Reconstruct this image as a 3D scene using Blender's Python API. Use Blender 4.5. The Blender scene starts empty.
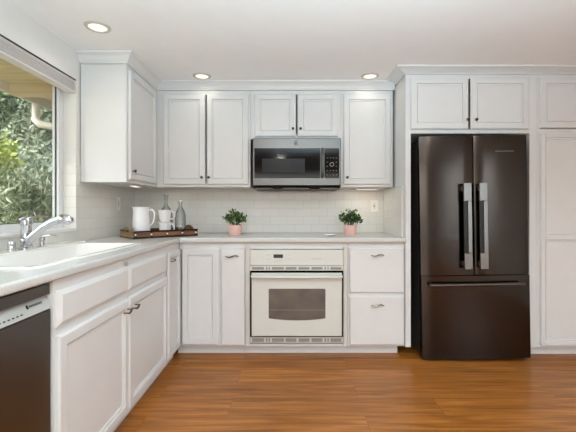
import bpy, bmesh, math, random
from mathutils import Vector, Matrix
random.seed(7)
R = math.radians
C = bpy.context.scene.collection
SC = bpy.context.scene

# ------------------------------------------------------------------ camera
F = 362.0            # focal length in pixels of the 576 px wide frame
H = 1.156            # eye height
cd = bpy.data.cameras.new('camera'); cam = bpy.data.objects.new('camera', cd); C.objects.link(cam)
cd.sensor_width = 36; cd.lens = 36 * F / 576
cd.shift_x = -2 / 576; cd.shift_y = -7 / 576
cd.clip_start = .02; cd.clip_end = 200
cam.location = (0, 0, H); cam.rotation_euler = (R(90), 0, 0)
SC.camera = cam
def PX(px, d): return (px - 290) * d / F
def PZ(py, d): return H - (py - 209) * d / F

# ------------------------------------------------------------------ world, light, exposure
w = bpy.data.worlds.new('sky'); SC.world = w; w.use_nodes = True
nt = w.node_tree; nt.nodes.clear()
wo = nt.nodes.new('ShaderNodeOutputWorld'); bg = nt.nodes.new('ShaderNodeBackground')
sky = nt.nodes.new('ShaderNodeTexSky'); sky.sky_type = 'NISHITA'; sky.sun_disc = False
sky.sun_elevation = R(50); sky.sun_rotation = R(200); sky.air_density = 1.0; sky.dust_density = 3.0
hs = nt.nodes.new('ShaderNodeHueSaturation'); hs.inputs['Saturation'].default_value = .45
nt.links.new(sky.outputs[0], hs.inputs['Color']); nt.links.new(hs.outputs[0], bg.inputs[0])
bg.inputs[1].default_value = .6
nt.links.new(bg.outputs[0], wo.inputs[0])

def area(name, loc, rot, sx, sy, power, col=(1, 1, 1), spread=180):
    l = bpy.data.lights.new(name, 'AREA'); l.shape = 'RECTANGLE'; l.size = sx; l.size_y = sy
    l.energy = power; l.color = col; l.spread = R(spread)
    o = bpy.data.objects.new(name, l); C.objects.link(o); o.location = loc; o.rotation_euler = rot
    return o
# daylight coming through the patio doors in the wall behind the camera plus an added fill in the unseen right window
area('daylight_patio_door', (.5, -3.45, 1.05), (R(90), 0, 0), 3.2, 2.1, 9, (.69, .885, 1))
area('side_window_fill', (3.17, -1.3, 1.3), (R(90), 0, R(90)), 1.8, 1.4, 13, (.66, .88, 1))
# unseen fill added behind the camera, aimed up to brighten ceiling and room
area('bounce_fill', (.35, -.3, 1.2), (R(158), 0, 0), .8, .8, 94, (.68, .893, 1), 130)
SUN = bpy.data.lights.new('sun', 'SUN'); SUN.energy = 2.2; SUN.angle = R(4); SUN.color = (1, .96, .88)
so = bpy.data.objects.new('sun', SUN); C.objects.link(so); so.rotation_euler = Vector((-.35, .35, -.87)).to_track_quat('-Z', 'Y').to_euler()

SC.view_settings.view_transform = 'Standard'; SC.view_settings.look = 'None'
SC.view_settings.gamma = 1; SC.view_settings.use_curve_mapping = False
SC.view_settings.exposure = 0.1
SC.cycles.max_bounces = 10; SC.cycles.diffuse_bounces = 6; SC.cycles.transparent_max_bounces = 16
SC.cycles.sample_clamp_indirect = 6
SC.cycles.caustics_reflective = False; SC.cycles.caustics_refractive = False

# ------------------------------------------------------------------ materials
def lin(c): return tuple((x / 12.92 if x <= .04045 else ((x + .055) / 1.055) ** 2.4) for x in [v / 255 for v in c])
def base(name):
    m = bpy.data.materials.new(name); m.use_nodes = True
    return m, m.node_tree, m.node_tree.nodes['Principled BSDF']
def coords(t, kind='Object'):
    return t.nodes.new('ShaderNodeTexCoord').outputs[kind]
def pm(name, col, rough=.5, metal=0, vary=.03, scale=8, bump=0, bscale=60, **kw):
    """principled material whose colour drifts slightly with a noise"""
    m, t, b = base(name); c = lin(col)
    n = t.nodes.new('ShaderNodeTexNoise'); n.inputs['Scale'].default_value = scale; n.inputs['Detail'].default_value = 3
    t.links.new(coords(t), n.inputs['Vector'])
    r = t.nodes.new('ShaderNodeMix'); r.data_type = 'RGBA'
    r.inputs[6].default_value = tuple(x * (1 - vary) for x in c) + (1,)
    r.inputs[7].default_value = tuple(min(1, x * (1 + vary)) for x in c) + (1,)
    t.links.new(n.outputs['Fac'], r.inputs[0]); t.links.new(r.outputs[2], b.inputs['Base Color'])
    b.inputs['Roughness'].default_value = rough; b.inputs['Metallic'].default_value = metal
    if bump:
        n2 = t.nodes.new('ShaderNodeTexNoise'); n2.inputs['Scale'].default_value = bscale
        t.links.new(coords(t), n2.inputs['Vector'])
        bp = t.nodes.new('ShaderNodeBump'); bp.inputs['Strength'].default_value = bump; bp.inputs['Distance'].default_value = .002
        t.links.new(n2.outputs['Fac'], bp.inputs['Height']); t.links.new(bp.outputs[0], b.inputs['Normal'])
    for k, v in kw.items(): b.inputs[k.replace('_', ' ')].default_value = v
    return m
def emit(name, col, s):
    m = bpy.data.materials.new(name); m.use_nodes = True; t = m.node_tree; t.nodes.clear()
    o = t.nodes.new('ShaderNodeOutputMaterial'); e = t.nodes.new('ShaderNodeEmission')
    e.inputs[0].default_value = col + (1,); e.inputs[1].default_value = s; t.links.new(e.outputs[0], o.inputs[0]); return m
def glass(name, tint=(1, 1, 1), gloss=1.45, rough=.0, edge=None):
    m = bpy.data.materials.new(name); m.use_nodes = True; t = m.node_tree; t.nodes.clear()
    o = t.nodes.new('ShaderNodeOutputMaterial'); tr = t.nodes.new('ShaderNodeBsdfTransparent'); gl = t.nodes.new('ShaderNodeBsdfGlossy')
    tr.inputs[0].default_value = tint + (1,); gl.inputs['Roughness'].default_value = rough
    if edge:      # a longer way through the wall of the bottle towards its outline
        lw = t.nodes.new('ShaderNodeLayerWeight'); lw.inputs[0].default_value = .35; rc = t.nodes.new('ShaderNodeMix'); rc.data_type = 'RGBA'
        rc.inputs[6].default_value = tint + (1,); rc.inputs[7].default_value = edge + (1,); t.links.new(lw.outputs['Facing'], rc.inputs[0]); t.links.new(rc.outputs[2], tr.inputs[0])
    fr = t.nodes.new('ShaderNodeFresnel'); fr.inputs[0].default_value = gloss
    ge = t.nodes.new('ShaderNodeNewGeometry'); iv = t.nodes.new('ShaderNodeMath'); iv.operation = 'SUBTRACT'; iv.inputs[0].default_value = 1
    t.links.new(ge.outputs['Backfacing'], iv.inputs[1]); mu = t.nodes.new('ShaderNodeMath'); mu.operation = 'MULTIPLY'
    t.links.new(fr.outputs[0], mu.inputs[0]); t.links.new(iv.outputs[0], mu.inputs[1])
    mx = t.nodes.new('ShaderNodeMixShader'); t.links.new(mu.outputs[0], mx.inputs[0])
    t.links.new(tr.outputs[0], mx.inputs[1]); t.links.new(gl.outputs[0], mx.inputs[2]); t.links.new(mx.outputs[0], o.inputs[0]); return m
def brushed(name, col, rough, axis=2, strength=.25):
    m, t, b = base(name); c = lin(col)
    mp = t.nodes.new('ShaderNodeMapping'); s = [140, 140, 140]; s[axis] = 1.2
    mp.inputs['Scale'].default_value = s
    t.links.new(coords(t), mp.inputs[0])
    n = t.nodes.new('ShaderNodeTexNoise'); n.inputs['Scale'].default_value = 3; n.inputs['Detail'].default_value = 2
    t.links.new(mp.outputs[0], n.inputs['Vector'])
    r = t.nodes.new('ShaderNodeMapRange'); r.inputs[3].default_value = rough - .02; r.inputs[4].default_value = rough + .03
    t.links.new(n.outputs['Fac'], r.inputs[0]); t.links.new(r.outputs[0], b.inputs['Roughness'])
    mx = t.nodes.new('ShaderNodeMix'); mx.data_type = 'RGBA'
    mx.inputs[6].default_value = tuple(x * .94 for x in c) + (1,); mx.inputs[7].default_value = tuple(min(1, x * 1.05) for x in c) + (1,)
    t.links.new(n.outputs['Fac'], mx.inputs[0]); t.links.new(mx.outputs[2], b.inputs['Base Color'])
    n3 = t.nodes.new('ShaderNodeTexNoise'); n3.inputs['Scale'].default_value = 2.2
    t.links.new(coords(t), n3.inputs['Vector'])
    bp = t.nodes.new('ShaderNodeBump'); bp.inputs['Strength'].default_value = strength; bp.inputs['Distance'].default_value = .01
    t.links.new(n3.outputs['Fac'], bp.inputs['Height']); t.links.new(bp.outputs[0], b.inputs['Normal'])
    b.inputs['Metallic'].default_value = 1
    return m

def tile_mat(name, axis):
    m, t, b = base(name)
    sx = t.nodes.new('ShaderNodeSeparateXYZ'); cx = t.nodes.new('ShaderNodeCombineXYZ')
    t.links.new(coords(t), sx.inputs[0]); t.links.new(sx.outputs[axis], cx.inputs[0]); t.links.new(sx.outputs[2], cx.inputs[1])
    mp = t.nodes.new('ShaderNodeMapping'); mp.inputs['Location'].default_value = (.03, -.932, 0); t.links.new(cx.outputs[0], mp.inputs[0])
    br = t.nodes.new('ShaderNodeTexBrick'); t.links.new(mp.outputs[0], br.inputs['Vector'])
    br.inputs['Scale'].default_value = 1; br.inputs['Brick Width'].default_value = .1545; br.inputs['Row Height'].default_value = .0775
    br.inputs['Mortar Size'].default_value = .0022; br.inputs['Mortar Smooth'].default_value = .3; br.inputs['Bias'].default_value = 0
    br.inputs['Color1'].default_value = lin((226, 224, 219)) + (1,); br.inputs['Color2'].default_value = lin((222, 220, 214)) + (1,)
    br.inputs['Mortar'].default_value = lin((204, 201, 195)) + (1,)
    t.links.new(br.outputs['Color'], b.inputs['Base Color'])
    r = t.nodes.new('ShaderNodeMapRange'); r.inputs[3].default_value = .12; r.inputs[4].default_value = .7
    t.links.new(br.outputs['Fac'], r.inputs[0]); t.links.new(r.outputs[0], b.inputs['Roughness'])
    n = t.nodes.new('ShaderNodeTexNoise'); n.inputs['Scale'].default_value = 14; t.links.new(coords(t), n.inputs['Vector'])
    ad = t.nodes.new('ShaderNodeMath'); ad.operation = 'MULTIPLY_ADD'; ad.inputs[1].default_value = -1; ad.inputs[2].default_value = 0
    t.links.new(br.outputs['Fac'], ad.inputs[0])
    ad2 = t.nodes.new('ShaderNodeMath'); ad2.operation = 'MULTIPLY_ADD'; ad2.inputs[1].default_value = .6
    t.links.new(n.outputs['Fac'], ad2.inputs[0]); t.links.new(ad.outputs[0], ad2.inputs[2])
    bp = t.nodes.new('ShaderNodeBump'); bp.inputs['Strength'].default_value = .35; bp.inputs['Distance'].default_value = .003
    t.links.new(ad2.outputs[0], bp.inputs['Height']); t.links.new(bp.outputs[0], b.inputs['Normal'])
    return m

def floor_mat():
    m, t, b = base('oak_laminate_planks')
    co = coords(t)
    mp = t.nodes.new('ShaderNodeMapping'); mp.inputs['Location'].default_value = (.35, .1, 0); t.links.new(co, mp.inputs[0])
    def brick(wd, rh, mortar):
        br = t.nodes.new('ShaderNodeTexBrick'); t.links.new(mp.outputs[0], br.inputs['Vector'])
        br.inputs['Scale'].default_value = 1; br.inputs['Brick Width'].default_value = wd; br.inputs['Row Height'].default_value = rh
        br.inputs['Mortar Size'].default_value = mortar; br.inputs['Mortar Smooth'].default_value = .2
        br.inputs['Color1'].default_value = (0, 0, 0, 1); br.inputs['Color2'].default_value = (1, 1, 1, 1); br.inputs['Mortar'].default_value = (.3, .3, .3, 1)
        br.offset = .37; return br
    b1 = brick(1.22, .193, .0012); b2 = brick(.61, .0965, .0004)
    # grain stretched along the boards, shifted from board to board
    sh = t.nodes.new('ShaderNodeVectorMath'); sh.operation = 'MULTIPLY_ADD'; sh.inputs[1].default_value = (3, 5, 7)
    t.links.new(b1.outputs['Color'], sh.inputs[0]); t.links.new(co, sh.inputs[2])
    mg = t.nodes.new('ShaderNodeMapping'); mg.inputs['Scale'].default_value = (1.5, 26, 1); t.links.new(sh.outputs[0], mg.inputs[0])
    ng = t.nodes.new('ShaderNodeTexNoise'); ng.inputs['Scale'].default_value = 1.4; ng.inputs['Detail'].default_value = 6; ng.inputs['Roughness'].default_value = .5
    ng.inputs['Distortion'].default_value = .9; t.links.new(mg.outputs[0], ng.inputs['Vector'])
    mw = t.nodes.new('ShaderNodeMapping'); mw.inputs['Scale'].default_value = (.6, 9, 1); t.links.new(sh.outputs[0], mw.inputs[0])
    wv = t.nodes.new('ShaderNodeTexNoise'); wv.inputs['Scale'].default_value = 1.6; wv.inputs['Detail'].default_value = 2; wv.inputs['Distortion'].default_value = 1.5
    t.links.new(mw.outputs[0], wv.inputs['Vector'])
    cr = t.nodes.new('ShaderNodeValToRGB'); e = cr.color_ramp.elements
    e[0].position = .28; e[0].color = lin((108, 62, 20)) + (1,); e[1].position = .72; e[1].color = lin((192, 128, 60)) + (1,)
    x = e.new(.5); x.color = lin((154, 94, 38)) + (1,)
    mixf = t.nodes.new('ShaderNodeMath'); mixf.operation = 'MULTIPLY_ADD'; mixf.inputs[1].default_value = .6
    h = t.nodes.new('ShaderNodeMath'); h.operation = 'MULTIPLY'; h.inputs[1].default_value = .4; t.links.new(wv.outputs['Fac'], h.inputs[0])
    t.links.new(ng.outputs['Fac'], mixf.inputs[0]); t.links.new(h.outputs[0], mixf.inputs[2]); t.links.new(mixf.outputs[0], cr.inputs[0])
    hv = t.nodes.new('ShaderNodeHueSaturation'); t.links.new(cr.outputs[0], hv.inputs['Color'])
    mr = t.nodes.new('ShaderNodeMapRange'); mr.inputs[3].default_value = .86; mr.inputs[4].default_value = 1.12
    av = t.nodes.new('ShaderNodeMath'); av.operation = 'ADD'; av2 = t.nodes.new('ShaderNodeMath'); av2.operation = 'MULTIPLY'; av2.inputs[1].default_value = .5; b2.inputs['Color1'].default_value = (.3, .3, .3, 1); b2.inputs['Color2'].default_value = (.7, .7, .7, 1)
    t.links.new(b1.outputs['Color'], av.inputs[0]); t.links.new(b2.outputs['Color'], av.inputs[1]); t.links.new(av.outputs[0], av2.inputs[0])
    t.links.new(av2.outputs[0], mr.inputs[0]); t.links.new(mr.outputs[0], hv.inputs['Value'])
    mx = t.nodes.new('ShaderNodeMix'); mx.data_type = 'RGBA'; t.links.new(b1.outputs['Fac'], mx.inputs[0])
    t.links.new(hv.outputs[0], mx.inputs[6]); mx.inputs[7].default_value = lin((112, 66, 30)) + (1,)
    t.links.new(mx.outputs[2], b.inputs['Base Color'])
    b.inputs['Roughness'].default_value = .34
    b.inputs['Specular IOR Level'].default_value = .35
    return m

def counter_mat():
    m, t, b = base('white_quartz')
    n = t.nodes.new('ShaderNodeTexNoise'); n.inputs['Scale'].default_value = 160; n.inputs['Detail'].default_value = 4; t.links.new(coords(t), n.inputs['Vector'])
    r = t.nodes.new('ShaderNodeValToRGB'); r.color_ramp.elements[0].position = .35; r.color_ramp.elements[0].color = lin((194, 194, 191)) + (1,)
    r.color_ramp.elements[1].position = .55; r.color_ramp.elements[1].color = lin((206, 207, 204)) + (1,)
    t.links.new(n.outputs['Fac'], r.inputs[0]); t.links.new(r.outputs[0], b.inputs['Base Color'])
    b.inputs['Roughness'].default_value = .22
    return m
def leaf_mat(name, cols, rough=.45):
    m, t, b = base(name)
    g = t.nodes.new('ShaderNodeNewGeometry'); r = t.nodes.new('ShaderNodeValToRGB')
    el = r.color_ramp.elements
    el[0].color = lin(cols[0]) + (1,); el[1].color = lin(cols[-1]) + (1,)
    for i, c in enumerate(cols[1:-1]):
        q = el.new((i + 1) / (len(cols) - 1)); q.color = lin(c) + (1,)
    t.links.new(g.outputs['Random Per Island'], r.inputs[0]); t.links.new(r.outputs[0], b.inputs['Base Color'])
    b.inputs['Roughness'].default_value = rough
    return m
def wood_mat(name, a, c, axis=0, sc=22, rough=.5):
    m, t, b = base(name)
    mp = t.nodes.new('ShaderNodeMapping'); s = [sc] * 3; s[axis] = sc / 14; mp.inputs['Scale'].default_value = s; t.links.new(coords(t), mp.inputs[0])
    n = t.nodes.new('ShaderNodeTexNoise'); n.inputs['Scale'].default_value = 2; n.inputs['Detail'].default_value = 5; n.inputs['Distortion'].default_value = .6
    t.links.new(mp.outputs[0], n.inputs['Vector'])
    r = t.nodes.new('ShaderNodeValToRGB'); r.color_ramp.elements[0].position = .3; r.color_ramp.elements[0].color = lin(a) + (1,)
    r.color_ramp.elements[1].position = .7; r.color_ramp.elements[1].color = lin(c) + (1,)
    t.links.new(n.outputs['Fac'], r.inputs[0]); t.links.new(r.outputs[0], b.inputs['Base Color']); b.inputs['Roughness'].default_value = rough
    return m

M = dict(
    paint=pm('white_cabinet_paint', (220, 221, 221), .34, bump=.05, bscale=30),
    inside=pm('cabinet_inside', (190, 188, 182), .6),
    wall=pm('wall_paint', (226, 226, 223), .7, bump=.12, bscale=180),
    ceil=pm('ceiling_paint', (240, 239, 238), .85, bump=.1, bscale=120),
    floor=floor_mat(), quartz=counter_mat(),
    tile_x=tile_mat('tile_back', 0), tile_y=tile_mat('tile_left', 1),
    trimw=pm('white_trim', (232, 232, 230), .35),
    vinyl=pm('white_vinyl', (226, 228, 230), .35),
    gasket=pm('dark_gasket', (70, 78, 80), .5),
    oven=pm('cream_enamel', (210, 211, 205), .22),
    oven_trim=pm('beige_metal_trim', (204, 201, 194), .4),
    vent=pm('taupe_vent', (140, 134, 126), .5),
    black=pm('black_plastic', (14, 14, 15), .35),
    bglass=pm('black_glass', (8, 8, 9), .08, Specular_IOR_Level=.22),
    fridge=brushed('dark_stainless', (72, 66, 62), .18, 0, .3),
    fridge_h=brushed('fridge_handle_steel', (140, 139, 138), .3, 2, .05),
    fridge_side=pm('fridge_side', (52, 50, 49), .35, .3),
    freezer_h=brushed('freezer_handle_steel', (104, 96, 90), .28, 0, .05),
    steel=brushed('stainless', (104, 102, 100), .3, 0, .06),
    dwsteel=brushed('dishwasher_steel', (112, 108, 104), .3, 1, .05),
    dwpanel=pm('dishwasher_console', (172, 172, 168), .4),
    chrome=pm('chrome', (205, 207, 210), .07, 1),
    nickel=pm('nickel', (128, 114, 96), .25, 1),
    bronze=pm('dark_bronze', (70, 60, 52), .3, .8),
    ceramic=pm('white_ceramic', (238, 238, 240), .12),
    sink=pm('white_sink_enamel', (240, 239, 236), .1),
    pot=pm('pink_clay', (234, 192, 182), .6, vary=.06, scale=30),
    soil=pm('potting_soil', (50, 38, 28), .9),
    leaf=leaf_mat('plant_leaf', [(24, 44, 26), (40, 70, 36), (60, 92, 46), (98, 128, 66), (160, 178, 112)]),
    stem=pm('plant_stem', (70, 80, 46), .6),
    tray=wood_mat('tray_wood', (70, 42, 24), (140, 92, 54), 0),
    tray_end=wood_mat('tray_end_wood', (104, 76, 46), (160, 128, 84), 1),
    iron=pm('dark_iron', (30, 26, 24), .4, .6),
    rivet=pm('rivet', (220, 215, 205), .2, 1),
    clear=glass('bottle_glass', (.985, .99, .99), 1.45, .02, (.55, .58, .58)),
    pane=glass('window_glass', (.93, .95, .94), 1.45),
    plate=pm('outlet_plastic', (236, 234, 228), .35),
    badge_m=pm('brushed_badge', (120, 118, 116), .45, .6),
    slotb=pm('matt_black', (6, 6, 6), .9, Specular_IOR_Level=.1),
    slot=pm('outlet_slot', (60, 58, 55), .5),
    blind=pm('shade_fabric', (198, 195, 194), .8, scale=90, vary=.08),
    rail=pm('shade_rail', (222, 220, 216), .4),
    shade_wood=pm('shade_bottom', (206, 192, 160), .6),
    lamp=emit('lamp_lens', (1, .95, .80), 1.15),
    under=emit('under_cabinet_lens', (1, .92, .76), 1.6),
    lamp_trim=pm('lamp_trim', (196, 190, 180), .4),
    display=pm('dark_display', (16, 22, 24), .1),
    mark=pm('grey_print', (120, 118, 114), .5),
    mark_l=pm('light_print', (176, 174, 172), .4),
    soffit=wood_mat('soffit_boards', (206, 188, 146), (226, 212, 176), 0, 8),
    fascia=pm('fascia_paint', (222, 216, 200), .6),
    ground=pm('garden_soil', (176, 164, 140), .9, vary=.2),
    fence=wood_mat('fence_wood', (116, 98, 72), (150, 130, 98), 2, 12, .8),
    trunk=wood_mat('bark', (70, 58, 44), (110, 94, 74), 2, 12, .9),
    lf_y=leaf_mat('yellow_green_leaves', [(130, 150, 70), (176, 190, 96), (150, 168, 84), (208, 214, 130)]),
    lf_o=leaf_mat('narrow_grey_leaves', [(96, 112, 82), (158, 170, 138), (120, 136, 102), (206, 212, 186)]),
    lf_d=leaf_mat('dark_green_leaves', [(62, 84, 52), (84, 106, 70), (104, 126, 84), (140, 156, 108)]),
    lf_b=leaf_mat('hazy_green_leaves', [(124, 140, 116), (146, 160, 136), (164, 176, 148), (190, 198, 170)]),  # pale blue-green tone carries the haze over the background trees
)

# ------------------------------------------------------------------ mesh helpers
def box(bm, x0, x1, y0, y1, z0, z1):
    v = [bm.verts.new(p) for p in ((x0, y0, z0), (x1, y0, z0), (x1, y1, z0), (x0, y1, z0), (x0, y0, z1), (x1, y0, z1), (x1, y1, z1), (x0, y1, z1))]
    for f in ((0, 3, 2, 1), (4, 5, 6, 7), (0, 1, 5, 4), (1, 2, 6, 5), (2, 3, 7, 6), (3, 0, 4, 7)): bm.faces.new([v[i] for i in f])
    return v
def tube(bm, pts, rad, n=10, caps=True, flat=1.0):
    """sweep a circle (flattened in its second axis by FLAT) along points"""
    pts = [Vector(p) for p in pts]; rads = rad if isinstance(rad, (list, tuple)) else [rad] * len(pts)
    rings = []; up = None
    for i, p in enumerate(pts):
        d = (pts[min(i + 1, len(pts) - 1)] - pts[max(i - 1, 0)]).normalized()
        if up is None: up = Vector((0, 0, 1)) if abs(d.z) < .9 else Vector((1, 0, 0))
        a = d.cross(up).normalized(); b = a.cross(d).normalized(); up = b
        rings.append([bm.verts.new(p + (a * math.cos(2 * math.pi * k / n) + b * math.sin(2 * math.pi * k / n) * flat) * rads[i]) for k in range(n)])
    for r0, r1 in zip(rings, rings[1:]):
        for k in range(n): bm.faces.new((r0[k], r0[(k + 1) % n], r1[(k + 1) % n], r1[k]))
    if caps: bm.faces.new(rings[0][::-1]); bm.faces.new(rings[-1])
def lathe(bm, prof, n=24, c=(0, 0, 0), axis='z', cap0=True, cap1=True):
    rings = []
    for r, z in prof:
        ring = []
        for k in range(n):
            a = 2 * math.pi * k / n; u, v = r * math.cos(a), r * math.sin(a)
            p = (u, v, z) if axis == 'z' else (u, -z, v) if axis == '-y' else (z, u, v)
            ring.append(bm.verts.new((c[0] + p[0], c[1] + p[1], c[2] + p[2])))
        rings.append(ring)
    for r0, r1 in zip(rings, rings[1:]):
        for k in range(n): bm.faces.new((r0[k], r0[(k + 1) % n], r1[(k + 1) % n], r1[k]))
    if cap0: bm.faces.new(rings[0][::-1])
    if cap1: bm.faces.new(rings[-1])
def panel(bm, x0, x1, z0, z1, prof, y=0):
    """front-facing (-Y) panel lofted through nested rectangles: prof = [(inset, height)...], closed back and centre"""
    rings = []
    for ins, h in [(0, 0)] + prof:
        rings.append([bm.verts.new(p) for p in ((x0 + ins, y - h, z0 + ins), (x1 - ins, y - h, z0 + ins), (x1 - ins, y - h, z1 - ins), (x0 + ins, y - h, z1 - ins))])
    for r0, r1 in zip(rings, rings[1:]):
        for k in range(4): bm.faces.new((r0[k], r0[(k + 1) % 4], r1[(k + 1) % 4], r1[k]))
    bm.faces.new(rings[0][::-1]); bm.faces.new(rings[-1])
def leaves(bm, n, place, size, asp=.4, seed=1, up=0.0, curl=.25):
    rnd = random.Random(seed)
    for _ in range(n):
        p = Vector(place(rnd)); s = size * rnd.uniform(.6, 1.25)
        d = Vector((rnd.gauss(0, 1), rnd.gauss(0, 1), rnd.gauss(0, 1) + up)).normalized()
        q = d.cross(Vector((rnd.gauss(0, 1), rnd.gauss(0, 1), rnd.gauss(0, 1)))).normalized(); nn = d.cross(q)
        a = bm.verts.new(p); b = bm.verts.new(p + d * s * .5 + q * s * asp * .5 + nn * s * curl * .2)
        c = bm.verts.new(p + d * s - nn * s * curl * .3); e = bm.verts.new(p + d * s * .5 - q * s * asp * .5 + nn * s * curl * .2)
        bm.faces.new((a, b, c, e))
def obj(name, bm, mat, parent=None, smooth=False, bevel=0, seg=2, loc=None, sub=0, recalc=True):
    if recalc: bmesh.ops.recalc_face_normals(bm, faces=bm.faces[:])
    me = bpy.data.meshes.new(name); bm.to_mesh(me); bm.free()
    if smooth:
        for p in me.polygons: p.use_smooth = True
    me.materials.append(M[mat] if isinstance(mat, str) else mat)
    o = bpy.data.objects.new(name, me); C.objects.link(o)
    if parent: o.parent = parent
    if loc: o.location = loc
    if bevel:
        m = o.modifiers.new('bevel', 'BEVEL'); m.width = bevel; m.segments = seg; m.limit_method = 'ANGLE'; m.angle_limit = R(35)
        m.harden_normals = False
    if sub:
        m = o.modifiers.new('sub', 'SUBSURF'); m.levels = sub; m.render_levels = sub
    if smooth and not sub:
        try:
            me.set_sharp_from_angle(angle=R(40))
        except Exception: pass
    return o
def B(): return bmesh.new()
def bobj(name, boxes, mat, parent=None, bevel=0, **k):
    bm = B()
    for b in boxes: box(bm, *b)
    return obj(name, bm, mat, parent, bevel=bevel, **k)
def thing(name, label, cat, loc=(0, 0, 0), rz=0, group=None):
    o = bpy.data.objects.new(name, None); C.objects.link(o); o.empty_display_size = .05
    o.location = loc; o.rotation_euler = (0, 0, rz); o['label'] = label; o['category'] = cat
    if group: o['group'] = group
    return o
def structure(o): o['kind'] = 'structure'; return o
def copy_tree(o, parent=None):
    c = o.copy(); C.objects.link(c); c.parent = parent
    for ch in list(o.children): copy_tree(ch, c)
    return c

# ------------------------------------------------------------------ room shell
XL, YB, ZC = -1.48, 3.45, 2.25
XR, YR = 3.2, -3.5
CT, CB = .932, .895            # worktop top and underside
WY0, WY1, WZ0, WZ1 = 1.2, 2.50, 1.02, 2.05     # sink window opening

structure(bobj('floor', [(XL - .15, XR + .15, YR - .15, YB + .15, -.1, 0)], 'floor'))
structure(bobj('ceiling', [(XL - .15, XR + .15, YR - .15, YB + .15, ZC, ZC + .1)], 'ceil'))
wb = structure(bobj('wall_back', [(XL - .15, XR + .15, YB, YB + .15, 0, ZC)], 'wall'))
bobj('tile_backsplash', [(XL + .006, .902, YB - .006, YB, CT + .001, 1.42)], 'tile_x', wb)
wl = structure(bobj('wall_left', [(XL - .15, XL, YR, WY0, 0, ZC), (XL - .15, XL, WY1, YB, 0, ZC), (XL - .15, XL, WY0, WY1, 0, WZ0), (XL - .15, XL, WY0, WY1, WZ1, ZC)], 'wall'))
bobj('tile_backsplash', [(XL, XL + .006, WY1, YB - .001, CT + .001, 1.46), (XL, XL + .006, .3, WY1, CT + .001, WZ0 - .012), (XL, XL + .006, .3, WY0, WZ0 - .012, 1.46),
                         (XL - .083, XL + .006, WY1 - .006, WY1, WZ0, 1.46)], 'tile_y', wl)
structure(bobj('wall_right', [(XR, XR + .15, YR, -2.2, 0, ZC), (XR, XR + .15, -.4, YB, 0, ZC), (XR, XR + .15, -2.2, -.4, 0, .6), (XR, XR + .15, -2.2, -.4, 2.0, ZC)], 'wall'))
structure(bobj('wall_rear', [(XL - .15, -1.1, YR - .15, YR, 0, ZC), (2.1, XR + .15, YR - .15, YR, 0, ZC), (-1.1, 2.1, YR - .15, YR, 2.1, ZC)], 'wall'))

# window over the sink
w1 = bpy.data.objects.new('window_1', None); C.objects.link(w1); w1.location = (XL - .085, WY0, WZ0); structure(w1)
Lw, Hw = WY1 - WY0, WZ1 - WZ0
bm = B(); fw = .05
for b in ((-.045, 0, .0005, fw, .0005, Hw - .0005), (-.045, 0, Lw - fw, Lw - .0005, .0005, Hw - .0005), (-.045, 0, fw, Lw - fw, .0005, fw), (-.045, 0, fw, Lw - fw, Hw - fw, Hw - .0005)): box(bm, *b)
obj('window_frame', bm, 'vinyl', w1, bevel=.004)
bm = B(); g0, g1 = fw, fw + .004
for b in ((-.025, -.015, Lw - g1, Lw - g0 - .0005, g1, Hw - g1), (-.025, -.015, g0 + .0005, g1, g1, Hw - g1), (-.025, -.015, g0, Lw - g0, g0 + .0005, g1), (-.025, -.015, g0, Lw - g0, Hw - g1, Hw - g0)): box(bm, *b)
obj('gasket', bm, 'gasket', w1)
bobj('window_pane', [(-.022, -.018, g1, Lw - g1, g1, Hw - g1)], 'pane', w1)
bobj('window_sill', [(.001, .1, .001, Lw - .008, -.014, .004)], 'trimw', w1, bevel=.003)
w1['label'] = 'white framed window over the sink'

# roller shade inside the head of the window
t = thing('window_shade', 'grey pleated fabric shade raised to the head of the window over the sink', 'shade', (XL - .012, 0, WZ1 - .001))
bobj('head_rail', [(-.045, .016, WY0 + .006, WY1 - .010, -.02, 0)], 'rail', t, bevel=.004)
bm = B()
for i in range(9):
    z = -.021 - i * .0066
    box(bm, -.042, .010 + (.004 if i % 2 else 0), WY0 + .008, WY1 - .012, z - .006, z)
obj('pleats', bm, 'blind', t)
bobj('bottom_rail', [(-.045, .018, WY0 + .006, WY1 - .010, -.094, -.083)], 'rail', t, bevel=.005)
bobj('end_cap', [(-.040, .014, WY1 - .0095, WY1 - .0065, -.095, -.083)], 'shade_wood', t)
bobj('shadow_strip', [(.0165, .0195, WY0 + .006, WY1 - .010, -.012, -.002)], 'black', t)  # black strip stands in for the shadow gap along the head rail

# crown moulding swept with mitres along the fronts of the wall cabinets
def crown(path, prof):
    bm = B(); P = [Vector(p) for p in path]; rings = []
    for i, p in enumerate(P):
        ns = []
        if i > 0: d = (P[i] - P[i - 1]).normalized(); ns.append(Vector((d.y, -d.x)))
        if i < len(P) - 1: d = (P[i + 1] - P[i]).normalized(); ns.append(Vector((d.y, -d.x)))
        if len(ns) == 2: n = (ns[0] + ns[1]); n = n / (1 + ns[0].dot(ns[1]))
        else: n = ns[0]
        rings.append([bm.verts.new((p.x + n.x * o, p.y + n.y * o, z)) for o, z in prof])
    for a, b in zip(rings, rings[1:]):
        for k in range(len(prof)): bm.faces.new((a[k], a[(k + 1) % len(prof)], b[(k + 1) % len(prof)], b[k]))
    bm.faces.new(rings[0]); bm.faces.new(rings[-1][::-1]); return bm
UD, FD = 3.12, 2.83             # face planes: wall cabinets, refrigerator surround
LF = -1.15                      # face plane of the left wall cabinet
cp = [(0.0005, 2.178), (.008, 2.178), (.009, 2.188), (.014, 2.192), (.020, 2.206), (.034, 2.224), (.050, 2.234), (.058, 2.236), (.060, 2.2495), (0.0005, 2.2495)]
structure(obj('trim_1', crown([(XL + .001, 2.55), (LF, 2.55), (LF, UD), (.900, UD)], cp), 'paint'))
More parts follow.
